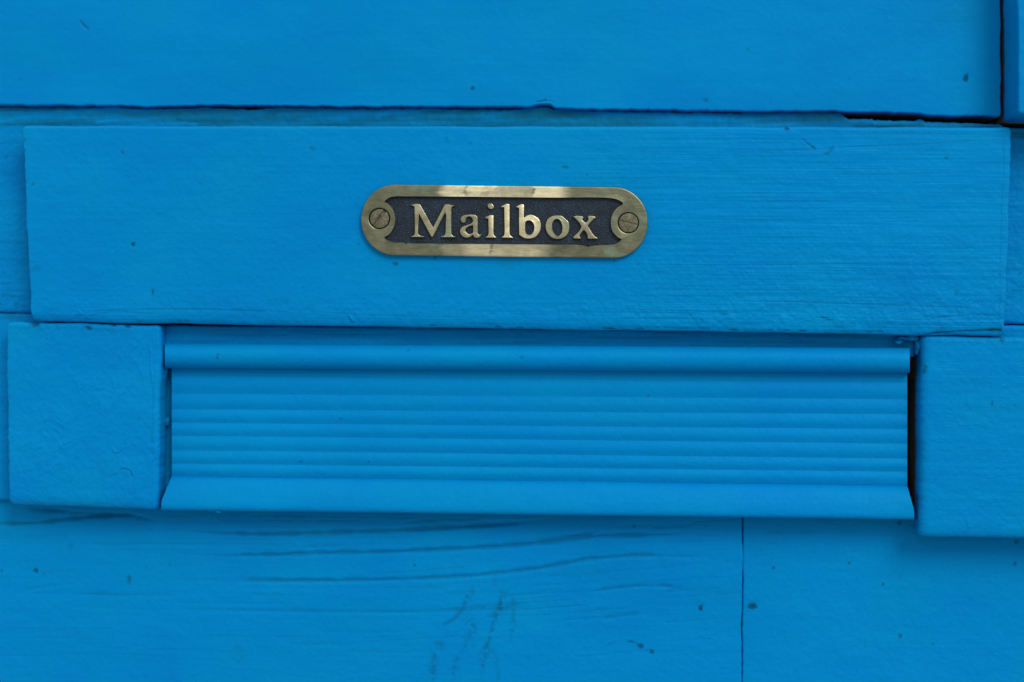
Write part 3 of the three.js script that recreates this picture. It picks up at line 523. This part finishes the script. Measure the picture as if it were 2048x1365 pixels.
{
  const field = [
    ...curveThrough([[791, 390.6], [900, 391.2], [1100, 393.2], [1222, 394.2], [1236, 397.5], [1246, 403], [1249, 408]], 5),
    ...curveThrough([[1246.5, 411.5], [1235, 419], [1227, 431], [1224.2, 446], [1227, 461], [1236, 471.5], [1246, 478]], 6),
    ...curveThrough([[1245.5, 481], [1238, 487.5], [1228, 491.5], [1200, 493.4], [1183, 495.2], [1176, 497], [1168, 494.4], [1160, 492.8], [1090, 492], [960, 491], [830, 489.6], [815, 489.2], [812.5, 492], [808.5, 488.6], [789, 488.2], [775, 483.5], [767, 477.5]], 4),
    ...curveThrough([[766.5, 474], [778, 466], [786, 452], [788.3, 438], [785, 423], [777, 412], [766.5, 405.5]], 6),
    ...curveThrough([[767, 402], [773, 396.5], [781, 392.2]], 4),
  ];
  const rim = poly(outline);
  rim.holes.push(new THREE.Path(field.map(([x, y]) => lp(x, y))));
  for (const [cx, cy] of [[759, 437.5], [1257, 446]]) { const c = []; for (let k = 0; k < 48; k++) { const a = -k / 48 * Math.PI * 2; c.push(lp(cx + 21 * Math.cos(a), cy + 21 * Math.sin(a))); } rim.holes.push(new THREE.Path(c)); }
  part('rim', raised(rim, 0.05, 2.1, 0.42, 0.38), brass, plate, 'worn brass rim with screw eyes');
  // sunk field: dark blue enamel, sandy
  const N = 512, px = new Uint8Array(N * N * 4), bm = new Float32Array(N * N);
  for (let j = 0; j < N; j++) for (let i = 0; i < N; i++) {
    const o = j * N + i, n = fbm(i / 3.2, j / 3.2, 601, 3), m = fbm(i / 60, j / 40, 602, 3), sp = hash(i >> 1, j >> 1, 603) > 0.985 ? 1 : 0;
    const k = 1 + 0.35 * n + 0.3 * m + sp * 1.6;
    px[o * 4] = clamp(20 * k, 0, 255); px[o * 4 + 1] = clamp(35 * k, 0, 255); px[o * 4 + 2] = clamp(48 * k, 0, 255); px[o * 4 + 3] = 255;
    bm[o] = 0.5 + 0.5 * n;
  }
  const map = new THREE.DataTexture(px, N, N); map.colorSpace = THREE.SRGBColorSpace;
  const bump = new THREE.DataTexture(bm, N, N, THREE.RedFormat, THREE.FloatType);
  for (const t of [map, bump]) { t.magFilter = t.minFilter = THREE.LinearFilter; t.wrapS = t.wrapT = THREE.RepeatWrapping; t.repeat.set(2.4, 0.66); t.needsUpdate = true; }
  const enamel = new THREE.MeshPhysicalMaterial({ map, bumpMap: bump, bumpScale: 0.0003, roughness: 0.55, specularIntensity: 0.5 });
  const bed = poly(stadium(722, 1296, 440.5, 445.5, 142, 4));
  part('enamel_field', raised(bed, 0.02, 0.75, 0.05, 0.05, 1), enamel, plate, 'sunk dark blue field behind the letters');
}
// ---- letters, each its own outline
const Z1 = (ox) => ([x, y]) => [ox + x / 12.8, 390 + y / 12.8];
function glyph(ox, outer, holes = []) {
  const f = Z1(ox), s = poly(outer.map(f));
  holes.forEach(h => s.holes.push(new THREE.Path(h.map(f).map(([x, y]) => lp(x, y)))));
  return s;
}
const ell = (cx, cy, rx, ry, n = 48, turn = 0) => Array.from({ length: n }, (_, k) => { const a = k / n * Math.PI * 2, c = Math.cos(turn), s = Math.sin(turn), x = rx * Math.cos(a), y = ry * Math.sin(a); return [cx + x * c - y * s, cy + x * s + y * c]; });
const sm = (...p) => smoothLine(p, 5);
const glyphs = [
  ['M', [glyph(810, [[140, 262], ...sm([235, 230], [330, 226], [390, 252], [430, 312]), [718, 832], [985, 305], ...sm([1005, 262], [1040, 242], [1100, 238], [1180, 256]), [1297, 270], ...sm([1240, 296], [1205, 318], [1192, 370]), [1190, 940], ...sm([1198, 1010], [1230, 1045], [1305, 1070]), [1305, 1087], [905, 1087], [905, 1066], ...sm([960, 1052], [1010, 1030], [1033, 960]), [1045, 520], [1026, 462], ...sm([735, 1040], [712, 1080], [688, 1086], [660, 1062]), [360, 490], [337, 950], ...sm([345, 1010], [390, 1040], [500, 1064]), [500, 1087], [148, 1087], [146, 1066], ...sm([190, 1050], [235, 1020], [248, 950]), [238, 340], ...sm([232, 305], [190, 284])])]],
  ['a', [glyph(810, [...sm([1420, 640], [1428, 585], [1490, 525], [1600, 507], [1720, 500], [1810, 520], [1860, 575], [1867, 640]), ...sm([1865, 900], [1872, 985], [1905, 1020], [1958, 988]), ...sm([1968, 1008], [1915, 1085], [1840, 1106], [1775, 1090], [1742, 1034]), ...sm([1728, 1034], [1665, 1085], [1560, 1103], [1460, 1060], [1408, 970], [1415, 880], [1480, 815], [1570, 778], [1690, 732], [1732, 690]), ...sm([1735, 670], [1715, 600], [1655, 560], [1590, 580], [1558, 640], [1548, 695], [1495, 723], [1440, 700])], [[...sm([1742, 790], [1690, 796], [1610, 830], [1553, 890], [1565, 950], [1620, 995], [1690, 995], [1740, 962])]])]],
  ['i', [glyph(950, ell(402, 290, 88, 74, 36, 0.5)), glyph(950, [[250, 576], [395, 512], [480, 528], [476, 950], ...sm([482, 1010], [505, 1050], [547, 1082]), [547, 1100], [264, 1100], [264, 1082], ...sm([310, 1058], [335, 1020], [345, 950]), [336, 630], [322, 612], [280, 612]])]],
  ['l', [glyph(950, [[660, 296], [815, 220], [890, 246], [890, 940], ...sm([896, 1010], [925, 1055], [987, 1084]), [987, 1102], [690, 1102], [690, 1078], ...sm([730, 1050], [750, 1000], [755, 900]), [745, 335], [730, 318], [690, 326]])]],
  ['b', [glyph(950, [[1044, 300], [1195, 228], [1260, 256], [1254, 578], ...sm([1262, 580], [1340, 525], [1440, 506], [1560, 555], [1660, 655], [1692, 790], [1660, 950], [1560, 1075], [1400, 1126], [1250, 1105], [1130, 1030]), [1124, 800], [1124, 350], [1110, 332], [1080, 330]], [sm([1268, 690], [1320, 645], [1400, 634], [1490, 680], [1538, 790], [1528, 930], [1460, 1030], [1390, 1048], [1310, 1020], [1268, 930], [1264, 780])])]],
  ['o', [glyph(1070, sm([578, 523], [680, 535], [790, 620], [865, 700], [884, 800], [860, 960], [780, 1070], [660, 1130], [570, 1138], [440, 1105], [320, 990], [270, 830], [290, 690], [360, 585], [470, 535], [560, 523]), [sm([568, 592], [640, 620], [700, 710], [725, 830], [705, 970], [640, 1055], [570, 1076], [510, 1040], [435, 930], [415, 800], [440, 680], [505, 605])])]],
  ['x', [glyph(1070, [[965, 555], [1075, 528], [1200, 542], [1255, 580], [1222, 606], ...sm([1224, 640], [1262, 690], [1300, 706], [1345, 672], [1366, 620], [1350, 566]), [1380, 530], [1520, 540], [1560, 580], ...sm([1500, 630], [1410, 725], [1358, 800]), ...sm([1440, 925], [1530, 1055], [1612, 1106]), [1600, 1131], [1372, 1131], [1340, 1098], ...sm([1352, 1060], [1310, 975], [1258, 915], [1205, 960], [1145, 1055]), [1180, 1124], [1000, 1126], [970, 1085], ...sm([1040, 1020], [1130, 930], [1186, 825]), ...sm([1160, 760], [1100, 680], [1030, 605])])]],
];
for (const [, shapes] of glyphs) part('letter', shapes.length > 1 ? mergeGeometries(shapes.map(s => raised(s, 0.7, 1.85, 0.26, 0.4))) : raised(shapes[0], 0.7, 1.85, 0.26, 0.4), brass, plate);

// ---- screws
const screwMat = (() => {
  const N = 128, px = new Uint8Array(N * N * 4), bm = new Float32Array(N * N);
  for (let j = 0; j < N; j++) for (let i = 0; i < N; i++) { const o = j * N + i, n = fbm(i / 9, j / 9, 701, 4), k = 1 + 0.3 * n; px[o * 4] = clamp(104 * k, 0, 255); px[o * 4 + 1] = clamp(101 * k, 0, 255); px[o * 4 + 2] = clamp(82 * k, 0, 255); px[o * 4 + 3] = 255; bm[o] = 0.5 + 0.5 * fbm(i / 4, j / 14, 702, 3); }
  const map = new THREE.DataTexture(px, N, N); map.colorSpace = THREE.SRGBColorSpace;
  const bump = new THREE.DataTexture(bm, N, N, THREE.RedFormat, THREE.FloatType);
  for (const t of [map, bump]) { t.magFilter = t.minFilter = THREE.LinearFilter; t.wrapS = t.wrapT = THREE.RepeatWrapping; t.repeat.set(11, 3.1); t.needsUpdate = true; }
  return new THREE.MeshStandardMaterial({ map, bumpMap: bump, bumpScale: 0.00006, metalness: 0.85, roughness: 0.5 });
})();
function screw(cx, cy, turn, slotW, slotD, label) {
  const c = lp(cx, cy), r = 3.45 * MM, w = slotW * MM / 2, gs = [], top = 1.75;
  for (const sgn of [1, -1]) {
    const a0 = Math.asin(w / r), pts = [];
    for (let k = 0; k <= 30; k++) { const a = a0 + (Math.PI - 2 * a0) * k / 30; pts.push(new THREE.Vector2(r * Math.cos(a), sgn * r * Math.sin(a))); }
    if (sgn < 0) pts.reverse();
    pts.forEach(p => p.rotateAround(new THREE.Vector2(), turn).add(c));
    gs.push(raised(new THREE.Shape(pts), 0.8, top, 0.12, 0.14, 3));
  }
  const disc = []; for (let k = 0; k < 40; k++) { const a = k / 40 * Math.PI * 2; disc.push(new THREE.Vector2(c.x + (r - 0.06 * MM) * Math.cos(a), c.y + (r - 0.06 * MM) * Math.sin(a))); }
  gs.push(raised(new THREE.Shape(disc), 0.7, top - slotD, 0.05, 0.05, 1));
  part('screw', mergeGeometries(gs), screwMat, plate, label);
}
screw(759, 437.5, 0.98, 1.25, 0.85, 'bronze slotted screw with a clear diagonal slot');
screw(1257, 446, -0.22, 0.62, 0.3, 'bronze slotted screw with a worn, nearly filled slot');

renderer.render(scene, camera);
